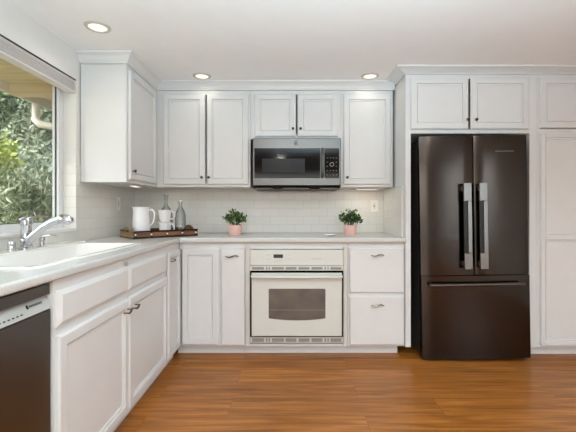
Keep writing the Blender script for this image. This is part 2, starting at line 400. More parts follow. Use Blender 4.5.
cp2 = [(.0005, 2.206), (.010, 2.206), (.011, 2.212), (.018, 2.215), (.030, 2.222), (.055, 2.232), (.078, 2.237), (.088, 2.238), (.090, 2.2495), (.0005, 2.2495)]
structure(obj('trim_2', crown([(.902, UD - .062), (.902, FD), (3.19, FD)], cp2), 'paint'))

# ------------------------------------------------------------------ cabinets
DOOR = [(0, .010), (.006, .017), (.010, .018), (.045, .018), (.047, .006), (.052, .006), (.055, .013), (.060, .013), (.064, .009)]
BEV = [(0, .006), (.018, .018), (.022, .018)]
SLAB = [(0, .013), (.005, .018)]
def carcass(bm, x0, x1, z0, z1, dep, st=.03, rails=(), y0=0, back=True, tr=None):
    tr = tr or st
    """sides, top, bottom, back and a face frame; front face at y=0, depth towards +y"""
    th = .018
    box(bm, x0, x0 + th, y0 + .02, dep, z0, z1); box(bm, x1 - th, x1, y0 + .02, dep, z0, z1)
    box(bm, x0 + th, x1 - th, y0 + .02, dep, z0, z0 + th)
    if back: box(bm, x0 + th, x1 - th, dep - .008, dep, z0 + th, z1)
    box(bm, x0, x0 + st, y0, y0 + .02, z0, z1); box(bm, x1 - st, x1, y0, y0 + .02, z0, z1)
    box(bm, x0 + st, x1 - st, y0, y0 + .02, z0, z0 + st); box(bm, x0 + st, x1 - st, y0, y0 + .02, z1 - tr, z1)
    for a in rails: box(bm, x0 + st, x1 - st, y0, y0 + .02, a - .018, a + .018)
def door(parent, x0, x1, z0, z1, prof=DOOR, name='door'):
    bm = B(); panel(bm, x0, x1, z0, z1, prof, y=-.001); return obj(name, bm, 'paint', parent)
def knob(parent, x, z, y=-.019):
    bm = B(); lathe(bm, [(.004, 0), (.004, .012), (.009, .016), (.012, .021), (.011, .026), (.005, .028)], 14, (x, y, z), '-y')
    return obj('knob', bm, 'bronze', parent, smooth=True)
def pull(parent, x, z, y=-.019, L=.1):
    bm = B(); pts = []
    for i in range(17):
        u = i / 16 * 2 - 1
        pts.append((x + u * L / 2, y - .022 - .006 * math.cos(u * math.pi / 2), z + .006 * math.sin(u * math.pi * 1.0)))
    tube(bm, pts, [.0035 + .0025 * (1 - abs(i / 8 - 1)) for i in range(17)], 8)
    for s in (-1, 1): tube(bm, [(x + s * L * .33, y, z + s * .005), (x + s * L * .33, y - .026, z + s * .005)], .0038, 8)
    return obj('pull_handle', bm, 'nickel', parent, smooth=True)
def kick(parent, x0, x1, dep=.06, z=.078):
    bobj('toe_kick', [(x0, x1, dep, dep + .018, 0.0005, z - .001)], 'paint', parent)
Z0, Z1 = .078, CB - .001

# left run, rotated so that its front faces the room (+X); local x runs along the wall
LX = -.868
def left_unit(name, label, cat, y): return thing(name, label, cat, (LX, y, 0), R(90))
t = left_unit('sink_cabinet', 'white base cabinet under the sink with two panelled doors and two false drawer fronts', 'cabinet', 1.324)
L = 1.204
bm = B(); carcass(bm, 0, L, Z0, Z1, .597, rails=(.702,), st=.022, back=False, tr=.05); box(bm, .580, .610, 0, .02, Z0 + .02, Z1 - .02)
obj('body', bm, 'paint', t)
kick(t, 0, L, .045)
d1 = door(t, .010, .588, .09, .686); pull(d1, .546, .628, L=.06)
d2 = door(t, .596, 1.194, .09, .686); pull(d2, .639, .628, L=.06)
door(t, .010, .588, .718, .853, BEV, 'false_drawer_front'); door(t, .596, 1.184, .718, .853, BEV, 'false_drawer_front')
t = left_unit('narrow_cabinet', 'narrow white base cabinet with a tall panelled door beside the inner corner of the worktop', 'cabinet', 2.530)
bm = B(); carcass(bm, 0, .298, Z0, Z1, .597, tr=.06, st=.012, back=False); obj('body', bm, 'paint', t); kick(t, 0, .298, .045)
NARROW = [(0, .010), (.006, .017), (.010, .018), (.040, .018), (.042, .006), (.047, .006), (.050, .013), (.055, .013), (.059, .009)]
d = door(t, .016, .285, .09, .846, NARROW); pull(d, .06, .79, L=.06)

# back run
BY = 2.85
t = thing('corner_cabinet', 'white base cabinet with one panelled door standing in the inner corner', 'cabinet', (0, BY, 0))
bm = B(); carcass(bm, -.872, -.549, Z0, Z1, .597, tr=.06, st=.012); obj('body', bm, 'paint', t); kick(t, -.90, -.549)
door(t, PX(181.5, 2.83), PX(219, 2.83), .09, .846, DOOR)
t = thing('pull_out_cabinet', 'very narrow plain white pull-out cabinet directly left of the wall oven', 'cabinet', (0, BY, 0))
bm = B(); carcass(bm, -.547, -.354, Z0, Z1, .597, tr=.06, st=.012); obj('body', bm, 'paint', t); kick(t, -.549, -.354)
d = door(t, PX(221.5, 2.83), PX(244.6, 2.83), .09, .846, SLAB); pull(d, PX(232.5, 2.83), .788)
t = thing('oven_cabinet', 'white face frame cabinet housing the wall oven under the worktop', 'cabinet', (0, BY, 0))
bm = B(); box(bm, -.352, -.336, 0, .597, Z0, Z1); box(bm, .436, .454, 0, .597, Z0, Z1); box(bm, -.336, .436, 0, .597, Z0, Z0 + .018); box(bm, -.336, .436, 0, .02, .842, Z1)
obj('body', bm, 'paint', t); kick(t, -.352, .454)
for x0, x1 in ((-.350, -.3135), (.4185, .452)): bobj('side_trim', [(x0, x1, -.016, -.001, .082, .862)], 'oven_trim', t, bevel=.004)
t = thing('drawer_cabinet', 'white base cabinet with two deep plain drawers between the oven and the refrigerator', 'cabinet', (0, BY, 0))
bm = B(); carcass(bm, .456, .900, Z0, Z1, .597, tr=.06, st=.012, rails=(.484,)); obj('body', bm, 'paint', t); kick(t, .456, .862)
for z0, z1, hz in ((.501, .849, .796), (.092, .468, .406)):
    d = door(t, PX(350, 2.83), PX(404, 2.83), z0, z1, SLAB, 'drawer'); pull(d, PX(377, 2.83), hz)

# wall cabinets
def upper(name, label, x0, x1, z0, z1, doors, knobs, ztop=2.176):
    t = thing(name, label, 'cabinet', (0, UD, z0))
    bm = B(); carcass(bm, x0, x1, 0, ztop - z0, YB - UD - .008, st=.036)
    box(bm, x0 + .018, x1 - .018, .02, YB - UD - .016, ztop - z0 - .018, ztop - z0)
    box(bm, x0 + .036, PX(doors[0][0], 3.1) + .008, 0, .02, .036, ztop - z0 - .036); box(bm, PX(doors[-1][1], 3.1) - .008, x1 - .036, 0, .02, .036, ztop - z0 - .036)
    obj('body', bm, 'paint', t)
    for (a, b), k in zip(doors, knobs):
        d = door(t, PX(a, 3.1), PX(b, 3.1), z1 - z0, 2.142 - z0); knob(d, PX(k[0], 3.1), PZ(k[1], 3.1) - z0)
    return t
upper('wall_cabinet', 'white wall cabinet with two tall panelled doors above the tray and the left plant', -1.148, -.341, 1.346, 1.366, [(163, 205), (206.5, 248.5)], [(202, 177.5), (209, 177.5)])
upper('wall_cabinet', 'short white wall cabinet with two doors directly above the microwave', -.339, .437, 1.757, 1.777, [(254.5, 296), (297.5, 338)], [(293, 129), (300.5, 129)])
upper('wall_cabinet', 'white wall cabinet with a single tall door between the microwave and the refrigerator cabinet', .439, .885, 1.346, 1.366, [(343.5, 391)], [(347, 177.5)])
# left wall cabinet (faces +X), its end panel faces the camera
t = thing('wall_cabinet', 'white corner wall cabinet on the left wall beside the window', 'cabinet', (LF, 2.55, 1.346), R(90))
bm = B(); carcass(bm, 0, .895, 0, .83, .322, st=.032); box(bm, .018, .877, .02, .314, .812, .83); box(bm, .54, .57, 0, .02, .022, .808)
obj('body', bm, 'paint', t)
bobj('end_panel_moulding', [(-.004, -.0005, .004, .020, .002, .83), (-.004, -.0005, .300, .320, .002, .83)], 'paint', t)
d = door(t, .022, .53, .02, .80); knob(d, .052, .082)

# refrigerator surround with its bridge cabinet
t = thing('refrigerator_cabinet', 'white tall surround with a two door bridge cabinet over the refrigerator', 'cabinet', (0, FD, 0))
FT = 2.205
for xa, xb in ((.903, .944), (1.872, 1.928)):
    bobj('side_panel', [(xa, xb, 0, YB - FD - .008, .076, FT), (xa, xb, .35 if xa < 1 else .06, YB - FD - .008, .0005, .076)], 'paint', t)
bobj('tile_facing', [(.888, .902, .05, YB - FD - .008, CT + .001 , 1.344)], 'tile_y', t)
bm = B(); carcass(bm, .945, 1.871, 1.747, FT, YB - FD - .008, st=.034); obj('body', bm, 'paint', t)
d1 = door(t, PX(411, 2.81), PX(469, 2.81), 1.777, 2.178); knob(d1, PX(467, 2.81), PZ(120, 2.81))
d2 = door(t, PX(471, 2.81), PX(529.5, 2.81), 1.777, 2.178); knob(d2, PX(475.5, 2.81), PZ(120, 2.81))
# tall pantry
t = thing('pantry_cabinet', 'tall white pantry cabinet with panelled doors right of the refrigerator', 'cabinet', (0, FD, 0))
bm = B(); carcass(bm, 1.930, 2.90, .078, FT, YB - FD - .008, st=.03, rails=(1.762,)); box(bm, 2.40, 2.43, 0, .02, .1, FT - .02); obj('body', bm, 'paint', t)
kick(t, 1.930, 2.90)
for a, b in ((1.947, 2.411), (2.417, 2.886)):
    door(t, a, b, 1.785, 2.178)
    bm = B(); z0, zm, z1 = .09, .9325, 1.748
    # tall door: one slab edge with two sunken panels
    rings = []
    y = -.001
    panel(bm, a, b, z0, z1, [(0, .004), (.003, .006)], y)
    f = .036
    panel(bm, a + .003, a + f, z0 + .003, z1 - .003, [(0, .013), (.005, .018)], y); panel(bm, b - f, b - .003, z0 + .003, z1 - .003, [(0, .013), (.005, .018)], y)
    for zz0, zz1 in ((z0 + .003, z0 + f), (zm - .018, zm + .018), (z1 - f, z1 - .003)): panel(bm, a + f, b - f, zz0, zz1, [(0, .013), (.004, .018)], y)
    for zz0, zz1 in ((z0 + f, zm - .018), (zm + .018, z1 - f)): panel(bm, a + f + .008, b - f - .008, zz0 + .008, zz1 - .008, [(0, .0062), (.003, .013), (.007, .013), (.010, .0085)], y)
    obj('door', bm, 'paint', t)

# ------------------------------------------------------------------ worktop (continuous L) with a cut-out for the sink
SX0, SX1, SY0, SY1 = -1.335, -.965, 1.36, 2.30
t_x = [XL + .008, SX0, SX1, -.849, .900]; t_y = [.25, SY0, SY1, 2.805, YB - .008]
bm = B(); V = {}
def gv(i, j, k):
    if (i, j, k) not in V: V[i, j, k] = bm.verts.new((t_x[i], t_y[j], (CB, CT)[k]))
    return V[i, j, k]
cells = {(i, j) for i in range(4) for j in range(4) if (i < 3 or j == 3) and (i, j) != (1, 1)}
for i, j in cells:
    bm.faces.new([gv(*q) for q in ((i, j, 1), (i + 1, j, 1), (i + 1, j + 1, 1), (i, j + 1, 1))])
    bm.faces.new([gv(*q) for q in ((i, j, 0), (i, j + 1, 0), (i + 1, j + 1, 0), (i + 1, j, 0))])
    for (di, dj), (p, q) in {(-1, 0): ((i, j + 1), (i, j)), (1, 0): ((i + 1, j), (i + 1, j + 1)), (0, -1): ((i, j), (i + 1, j)), (0, 1): ((i + 1, j + 1), (i, j + 1))}.items():
        if (i + di, j + dj) not in cells: bm.faces.new([gv(*p, 0), gv(*q, 0), gv(*q, 1), gv(*p, 1)])
o = obj('worktop', bm, 'quartz', bevel=.011, seg=4)
for p in o.data.polygons: p.use_smooth = False
o['label'] = 'white quartz L-shaped worktop running over all the base cabinets'; o['category'] = 'worktop'

# sink
t = thing('sink', 'large white enamel sink set into the worktop below the window', 'sink', (-1.15, 1.83, CT))
bm = B()
def rr(x0, x1, y0, y1, z, r, n=5):
    vs = []
    for cx, cy, a0 in ((x1 - r, y1 - r, 0), (x0 + r, y1 - r, 90), (x0 + r, y0 + r, 180), (x1 - r, y0 + r, 270)):
        for k in range(n + 1):
            a = R(a0 + 90 * k / n); vs.append(bm.verts.new((cx + r * math.cos(a), cy + r * math.sin(a), z)))
    return vs
OX, OY = 1.15, 1.83
def ring(ins, z, r, deck=0): return rr(SX0 + OX + ins, SX1 + OX - ins, SY0 - OY + ins, SY1 - OY - ins, z, r)
rings = [rr(-1.345 + OX, SX1 + OX + .022, SY0 - OY - .022, SY1 - OY + .022, .0006, .03), rr(-1.345 + OX + .003, SX1 + OX + .018, SY0 - OY - .018, SY1 - OY + .018, .008, .03),
         ring(.004, .009, .04), ring(.010, .002, .045), ring(.018, -.12, .05), ring(.04, -.165, .06), ring(.09, -.175, .05)]
for a, b in zip(rings, rings[1:]):
    for k in range(len(a)): bm.faces.new((a[k], a[(k + 1) % len(a)], b[(k + 1) % len(a)], b[k]))
bm.faces.new(rings[-1])
obj('basin', bm, 'sink', t, smooth=True)
bobj('faucet_deck', [(-.318, -.197, -.60, .56, .0006, .014)], 'sink', t, bevel=.005)
bm = B(); lathe(bm, [(.045, -.1745), (.043, -.171), (.02, -.173)], 20, (0, 0, 0)); obj('drain', bm, 'chrome', t, smooth=True)

# faucet
dz = CT + .0145
t = thing('faucet', 'chrome single lever pull-out faucet behind the sink', 'faucet', (-1.385, 1.90, dz))
bm = B(); lathe(bm, [(.034, 0), (.034, .006), (.027, .012), (.025, .06), (.026, .085)], 20); obj('base', bm, 'chrome', t, smooth=True)
bm = B(); lathe(bm, [(.025, .086), (.025, .125), (.031, .130), (.032, .152), (.022, .162)], 20); obj('valve_body', bm, 'chrome', t, smooth=True)
bm = B(); tube(bm, [(-.03, 0, .155), (0, 0, .163), (.05, 0, .168), (.11, 0, .170)], [.011, .014, .010, .008], 10, flat=.55); obj('lever', bm, 'chrome', t, smooth=True)
bm = B(); tube(bm, [(.0, -.02, .045), (.022, -.028, .035), (.04, -.03, .05), (.07, -.03, .08), (.11, -.03, .115), (.155, -.03, .142), (.195, -.03, .155)], [.018, .021, .021, .0205, .020, .019, .020], 14); obj('spout', bm, 'chrome', t, smooth=True)
bm = B(); tube(bm, [(.190, -.03, .156), (.205, -.03, .158), (.228, -.03, .156), (.248, -.03, .146), (.256, -.03, .136)], [.019, .025, .027, .024, .014], 16); obj('spray_head', bm, 'chrome', t, smooth=True)
t = thing('soap_dispenser', 'small chrome soap dispenser with a thin spout right of the faucet', 'dispenser', (-1.385, 2.02, dz))
bm = B(); lathe(bm, [(.02, 0), (.02, .004), (.012, .008), (.011, .03), (.015, .034), (.015, .05), (.008, .056)], 16); obj('pump', bm, 'chrome', t, smooth=True)
bm = B(); tube(bm, [(0, 0, .054), (.03, 0, .062), (.075, 0, .062), (.09, 0, .056)], .003, 8); obj('nozzle', bm, 'chrome', t, smooth=True)
bm = B(); lathe(bm, [(.019, 0), (.019, .004), (.017, .006), (.017, .042), (.014, .047)], 20)
o = obj('air_gap', bm, 'chrome', None, smooth=True, loc=(-1.40, 1.82, dz)); o['label'] = 'short chrome air gap cap left of the faucet'; o['category'] = 'air gap'

# ------------------------------------------------------------------ dishwasher
t = left_unit('dishwasher', 'dark stainless dishwasher with a light grey control strip left of the sink cabinet', 'dishwasher', .724)
bobj('body', [(.003, .597, .028, .58, .09, .888)], 'black', t)
bm = B(); panel(bm, .006, .594, .102, .793, [(0, .016), (.006, .022)], .022); obj('door', bm, 'dwsteel', t)
bobj('upper_strip', [(.006, .594, .006, .026, .847, .886)], 'dwsteel', t, bevel=.002)
bm = B()
v = [bm.verts.new(p) for p in ((.006, 0, .797), (.594, 0, .797), (.594, .022, .842), (.006, .022, .842), (.006, .027, .797), (.594, .027, .797), (.594, .027, .842), (.006, .027, .842))]
for f in ((0, 1, 2, 3), (5, 4, 7, 6), (0, 3, 7, 4), (1, 5, 6, 2), (3, 2, 6, 7), (0, 4, 5, 1)): bm.faces.new([v[i] for i in f])
cpnl = obj('control_panel', bm, 'dwpanel', t)
def onp(x0, x1, u0, u1):
    bm = B()   # small print on the sloping console
    f = lambda x, u: (x, .022 * u - .0006, .797 + .045 * u)
    g = lambda x, u: (x, .022 * u + .0002, .797 + .045 * u)
    a = [bm.verts.new(p) for p in (f(x0, u0), f(x1, u0), f(x1, u1), f(x0, u1), g(x0, u0), g(x1, u0), g(x1, u1), g(x0, u1))]
    for q in ((0, 1, 2, 3), (7, 6, 5, 4), (0, 4, 5, 1), (1, 5, 6, 2), (2, 6, 7, 3), (3, 7, 4, 0)): bm.faces.new([a[i] for i in q])
    obj('print', bm, 'iron', cpnl)
for i in range(8): onp(.50 + i * .008, .505 + i * .008, .55, .72)
onp(.485, .495, .5, .78)
for i in range(6): onp(.36 + i * .018, .37 + i * .018, .25, .33)
for i in range(9): onp(.06 + i * .03, .075 + i * .03, .6, .68); onp(.06 + i * .03, .078 + i * .03, .25, .4)
bobj('toe_panel', [(.006, .594, .06, .075, .001, .088)], 'black', t)

# ------------------------------------------------------------------ wall oven
OD = 2.826
t = thing('wall_oven', 'white built-in wall oven with a dark window and slotted vents', 'oven', (0, OD, 0))
ox0, ox1 = PX(250, OD), PX(343.4, OD)
oz = lambda y: PZ(y, OD)
bobj('body', [(ox0 + .005, ox1 - .005, .048, .56, .105, .825)], 'black', t)
cp_ = bobj('control_panel', [(ox0, ox1, .002, .033, oz(265.6), oz(249.8))], 'oven', t, bevel=.004)
bobj('display', [(PX(273.5, OD), PX(283, OD), .0005, .003, oz(258), oz(254.4))], 'display', cp_)
for px, py in ((262.5, 257.5), (267.5, 255), (270, 255), (267.5, 259), (270, 259), (275, 261), (278, 261), (281, 261), (286, 255), (289, 255), (286, 259), (289, 259)):
    x, z = PX(px, OD), oz(py); bobj('button', [(x - .005, x + .005, .0008, .003, z - .003, z + .003)], 'mark_l', cp_)
bm = B()
for i in range(10): x = PX(311, OD) + i * .008; box(bm, x, x + .005, .0012, .003, oz(259.2), oz(258.4))
obj('wordmark', bm, 'mark_l', cp_)
def vent(y0, y1):
    v = bobj('vent_grille', [(ox0, ox1, .004, .033, oz(y1), oz(y0))], 'oven', t, bevel=.002)
    segs = ((252, 264), (266, 267.6), (268.6, 270), (272, 284), (285.5, 296.5), (298.5, 309.5), (311.5, 322.5), (324.5, 326), (327.4, 328.8), (330.5, 341.5))
    for a, b in segs: bobj('slot', [(PX(a, OD), PX(b, OD), .001, .0045, oz(y1 - 1.1), oz(y0 + 1.1))], 'vent', v)
vent(266, 270.7); vent(337.3, 343)
bobj('door_gasket', [(ox0 + .001, ox1 - .001, .0, .033, oz(337), oz(270.9))], 'slotb', t)
bm = B(); panel(bm, ox0 + .014, ox1 - .014, oz(335.4), oz(272.6), [(0, .020), (.006, .028)], .001); dr = obj('door', bm, 'oven', t)
# window with a bowed lower edge
bm = B(); xw0, xw1 = PX(268.8, OD), PX(325.2, OD); zt, zb = oz(288), oz(317.3); N = 16; r = .008
top = []; 
pts = [(xw0, zt - r), (xw0 + r * .3, zt - r * .3), (xw0 + r, zt), (xw1 - r, zt), (xw1 - r * .3, zt - r * .3), (xw1, zt - r)]
for i in range(N + 1):
    u = 1 - 2 * i / N; pts.append(((xw0 + xw1) / 2 + u * (xw1 - xw0) / 2 * (1 if abs(u) < .999 else .995), zb - .016 * (1 - u * u)))
a = [bm.verts.new((x, -.0275, z)) for x, z in pts]; b = [bm.verts.new((x, -.0262, z)) for x, z in pts]
bm.faces.new(a); bm.faces.new(b[::-1])
for k in range(len(a)): bm.faces.new((a[k], b[k], b[(k + 1) % len(a)], a[(k + 1) % len(a)]))
mo, tt, bb = base('oven_window_glass')
n = tt.nodes.new('ShaderNodeTexNoise'); n.inputs['Scale'].default_value = 7; tt.links.new(coords(tt), n.inputs['Vector'])
rp = tt.nodes.new('ShaderNodeValToRGB'); rp.color_ramp.elements[0].position = .35; rp.color_ramp.elements[0].color = lin((82, 70, 70)) + (1,); rp.color_ramp.elements[1].position = .65; rp.color_ramp.elements[1].color = lin((98, 90, 78)) + (1,)
tt.links.new(n.outputs['Fac'], rp.inputs[0]); tt.links.new(rp.outputs[0], bb.inputs['Base Color']); bb.inputs['Roughness'].default_value = .1
ow = obj('oven_window', bm, mo, dr)
bobj('rack_line', [(xw0 + .01, xw1 - .01, -.0282, -.0278, oz(309.2), oz(308.8))], 'mark', ow)
bm = B(); zh = oz(275.6); tube(bm, [(ox0 + .02, -.027, zh), (ox0 + .024, -.05, zh), (ox0 + .04, -.062, zh), (ox1 - .04, -.062, zh), (ox1 - .024, -.05, zh), (ox1 - .02, -.027, zh)], [.012, .0125, .013, .013, .0125, .012], 12)
obj('handle', bm, 'oven', dr, smooth=True)

# ------------------------------------------------------------------ microwave over the worktop
MD = 3.05
t = thing('microwave', 'stainless over-the-range microwave with a black glass door', 'microwave', (0, MD, 0))
mx0, mx1 = PX(252.6, MD), PX(341, MD); mz = lambda y: PZ(y, MD)
bobj('body', [(mx0 + .003, mx1 - .003, .028, YB - MD - .008, 1.352, 1.752)], 'fridge_side', t)
bm = B(); panel(bm, mx0, mx1, mz(185.6), 1.7535, [(0, .022), (.005, .027)], .028); fp = obj('front_panel', bm, 'steel', t)
bobj('door_window', [(PX(254.3, MD), PX(320.2, MD), -.0025, .0005, mz(178.2), mz(148.2))], 'bglass', fp, bevel=.001)
bobj('inner_window', [(PX(262, MD), PX(305, MD), -.0030, -.0026, mz(172.5), mz(158.5))], pm('window_mesh', (22, 22, 24), .2, Specular_IOR_Level=.2), fp)
pn = bobj('keypad', [(PX(324.6, MD), PX(339.3, MD), -.0025, .0005, mz(178.2), mz(148.2))], 'bglass', fp, bevel=.001)
for i in range(4):
    for j in range(5):
        if j in (1, 2) and i in (1, 2): continue
        x, z = PX(327.3 + i * 3.0, MD), mz(158 + j * 4.2); bobj('key', [(x - .005, x + .005, -.0031, -.0024, z - .003, z + .003)], 'mark', pn)
bm = B(); lathe(bm, [(.018, 0), (.018, .003), (.014, .003), (.014, .001)], 20, (PX(331.8, MD), -.0024, mz(164.5)), '-y', cap1=False); obj('dial_ring', bm, 'mark_l', pn)
bm = B(); xh = PX(322.4, MD)
tube(bm, [(xh, -.001, mz(177)), (xh, -.03, mz(176)), (xh, -.042, mz(170)), (xh, -.046, mz(163)), (xh, -.042, mz(156)), (xh, -.03, mz(150)), (xh, -.001, mz(149))], .0115, 12); obj('handle', bm, 'steel', fp, smooth=True)
bm = B(); lathe(bm, [(.019, 0), (.019, .002), (.016, .003), (.016, .0015), (.0, .0015)], 24, (PX(296, MD), -.0003, mz(143)), '-y', cap1=False)
bd = obj('badge', bm, 'badge_m', fp)
bm = B()   # curling initials inside the round badge
bx, bz = PX(296, MD), mz(143)
tube(bm, [(bx + .001 + .006 * math.cos(a) - .005, -.003, bz + .009 * math.sin(a)) for a in [k * .35 + .6 for k in range(15)]], .0009, 5)
tube(bm, [(bx + .006 + .006 * math.cos(a), -.003, bz + .009 * math.sin(a)) for a in [k * .35 + .6 for k in range(15)]], .0009, 5)
tube(bm, [(bx + .002, -.003, bz), (bx + .011, -.003, bz + .001)], .0009, 5)
obj('monogram', bm, 'iron', bd)
bm = B()   # tapering underside with the vent lip
v = [bm.verts.new(p) for p in ((mx0 + .004, .004, mz(185.9)), (mx1 - .004, .004, mz(185.9)), (mx1 - .012, .03, 1.325), (mx0 + .012, .03, 1.325), (mx0 + .004, .38, 1.351), (mx1 - .004, .38, 1.351), (mx1 - .012, .36, 1.325), (mx0 + .012, .36, 1.325))]
for f in ((0, 1, 2, 3), (5, 4, 7, 6), (0, 3, 7, 4), (1, 5, 6, 2), (3, 2, 6, 7), (0, 4, 5, 1)): bm.faces.new([v[i] for i in f])
obj('underside', bm, 'iron', t)
for a, b in ((254.5, 273), (283, 309), (320, 338.5)): bobj('vent_lip', [(PX(a, MD), PX(b, MD), .002, .014, 1.327, 1.334)], 'steel', t, bevel=.002)

# ------------------------------------------------------------------ refrigerator
RD = 2.745                 # plane of the door fronts
t = thing('refrigerator', 'dark stainless french door refrigerator with a bottom freezer drawer', 'refrigerator', (1.417, RD + .035, 0))
t.rotation_euler = (0, R(-.9), 0)
hw = .409
bobj('body', [(-hw + .004, hw - .004, .03, .62, .03, 1.70)], 'fridge_side', t, bevel=.006)
def curved(bm, x0, x1, z0, z1, bulge=.006, th=.05, nx=10, y=0):
    fr = []; 
    for i in range(nx + 1):
        u = i / nx; e = min(u, 1 - u) * (x1 - x0); rnd_ = .006 - math.sqrt(max(0, .006 ** 2 - max(0, .006 - e) ** 2))
        fr.append((x0 + u * (x1 - x0), y - bulge * (1 - (2 * u - 1) ** 2) + rnd_))
    f0 = [bm.verts.new((a, b, z0)) for a, b in fr]; f1 = [bm.verts.new((a, b, z1)) for a, b in fr]
    g0 = [bm.verts.new((x0, y + th, z0)), bm.verts.new((x1, y + th, z0))]; g1 = [bm.verts.new((x0, y + th, z1)), bm.verts.new((x1, y + th, z1))]
    for i in range(nx): bm.faces.new((f0[i], f0[i + 1], f1[i + 1], f1[i]))
    bm.faces.new((f0[-1], g0[1], g1[1], f1[-1])); bm.faces.new((g0[0], f0[0], f1[0], g1[0])); bm.faces.new((g0[1], g0[0], g1[0], g1[1]))
    bm.faces.new(f0[::-1] + [g0[0], g0[1]]); bm.faces.new(f1 + [g1[1], g1[0]])
zs = .652
for x0, x1, hx in ((-hw, -.0045, -.072), (.0045, hw, .046)):
    bm = B(); curved(bm, x0, x1, zs + .004, 1.713, y=-.03); d = obj('door', bm, 'fridge', t, smooth=True)
    bm = B(); zt_, zb_ = 1.352, .706
    box(bm, hx - .029, hx + .029, -.085, -.066, zt_ - .135, zt_); box(bm, hx - .029, hx + .029, -.085, -.066, zb_, zb_ + .12)
    box(bm, hx - .029, hx + .029, -.066, -.036, zt_ - .06, zt_ - .02); box(bm, hx - .029, hx + .029, -.066, -.036, zb_ + .02, zb_ + .06)
    s = 1; box(bm, hx - .000, hx + .029, -.085, -.066, zb_ + .12, zt_ - .135)
    h_ = obj('handle', bm, 'fridge_h', d, bevel=.003)
    bobj('handle_insert', [(hx - .028, hx - .001, -.076, -.066, zb_ + .12, zt_ - .135)], 'black', h_)
bobj('centre_gap_strip', [(-.0028, .0028, -.026, .028, zs + .006, 1.70)], 'slotb', t)  # black strip put in to darken the gap between the doors
bobj('drawer_gap_strip', [(-hw + .004, hw - .004, -.028, .028, zs - .001, zs + .0045)], 'slotb', t)  # likewise darkens the gap above the freezer drawer
bm = B()
for i in range(13): x = .165 + i * .011; box(bm, x, x + .006, -.0365, -.030, 1.590, 1.5935)
obj('wordmark', bm, 'mark_l', t)
bm = B(); curved(bm, -hw - .001, hw + .001, .022, zs, bulge=.008, y=-.04, th=.06, nx=14); fd = obj('freezer_drawer', bm, 'fridge', t, smooth=True)
bm = B(); zf = .592
tube(bm, [(-.365, -.085, zf), (.345, -.085, zf)], .013, 14); tube(bm, [(-.345, -.045, zf), (-.345, -.085, zf)], .011, 10); tube(bm, [(.325, -.045, zf), (.325, -.085, zf)], .011, 10)
obj('handle', bm, 'freezer_h', fd, smooth=True)
bobj('base_grille', [(-hw + .01, hw - .01, .0, .03, .022, .06)], 'black', t)
for sx in (-.36, .36):
    for sy in (.06, .56):
        bm = B(); lathe(bm, [(.018, .001 - sx * math.tan(R(-.9)) * -1 if False else .008), (.018, .029)], 12, (sx, sy, 0)); obj('foot', bm, 'black', t)

# ------------------------------------------------------------------ tray and what stands on it
TA = math.atan2(.669, .743); TC = (-1.070, 2.975)
t = thing('serving_tray', 'rustic wooden tray with dark metal straps in the worktop corner', 'tray', (TC[0], TC[1], CT + .001), TA)
a, b = .262, .150
bobj('bottom', [(-a + .01, a - .01, -b + .008, b - .008, .002, .012)], 'tray', t)
for s in (-1, 1):
    bobj('side_board', [(-a, a, min(s * b, s * (b - .01)), max(s * b, s * (b - .01)), .006, .052)], 'tray', t)
    y_ = s * b
    for z0, z1 in ((0, .012), (.046, .058)): bobj('edge_strap', [(-a - .001, a + .001, min(y_ + s * .0002, y_ + s * .0025), max(y_ + s * .0002, y_ + s * .0025), z0, z1)], 'iron', t)
    for x in (-.245, -.125, 0, .125, .245):
        vs = bobj('vertical_strap', [(x - .004, x + .004, min(y_ + s * .0026, y_ + s * .004), max(y_ + s * .0026, y_ + s * .004), 0, .058)], 'iron', t)
        if s < 0: bm = B(); lathe(bm, [(.009, 0), (.007, .003), (.003, .0045)], 10, (x, (y_ + s * .0042), .028), '-y'); obj('rivet', bm, 'rivet', vs, smooth=True)
    # end board with an arched top that holds the grip
    bm = B(); xs = s * a; pts = [(-b + .011, .006), (b - .011, .006), (b - .011, .05)]
    for i in range(13):
        u = 1 - 2 * i / 12; pts.append((u * .085, .052 + .034 * math.cos(u * math.pi / 2) ** .7))
    pts.append((-b + .011, .05))
    A = [bm.verts.new((xs, p, q)) for p, q in pts]; D = [bm.verts.new((xs - s * .012, p, q)) for p, q in pts]
    bm.faces.new(A); bm.faces.new(D[::-1])
    for k in range(len(A)): bm.faces.new((A[k], D[k], D[(k + 1) % len(A)], A[(k + 1) % len(A)]))
    e = obj('end_board', bm, 'tray_end', t)
    bm = B(); tube(bm, [(xs + s * .003, -.05, .05), (xs + s * .014, -.042, .058), (xs + s * .016, 0, .062), (xs + s * .014, .042, .058), (xs + s * .003, .05, .05)], .005, 8); obj('handle', bm, 'iron', e, smooth=True)
tz = CT + .014
t = thing('jug', 'tall white ceramic jug at the left end of the tray', 'jug', (-1.185, 2.885, tz))
bm = B(); prof = [(.060, 0), (.066, .006), (.068, .05), (.067, .11), (.062, .17), (.061, .205), (.064, .226)]
lathe(bm, prof + [(.060, .226), (.057, .20), (.060, .15), (.062, .05), (.056, .008)], 32)
for v in bm.verts:      # pull a pouring lip out to the left
    if v.co.z > .19 and v.co.x < 0:
        k = max(0, -v.co.x / .064) ** 6 * (v.co.z - .19) / .036; v.co.x -= .016 * k
obj('body', bm, 'ceramic', t, smooth=True)
bm = B(); tube(bm, [(.060, 0, .195), (.085, 0, .205), (.103, 0, .185), (.105, 0, .15), (.092, 0, .10), (.066, 0, .075)], .0065, 10); obj('handle', bm, 'ceramic', t, smooth=True)
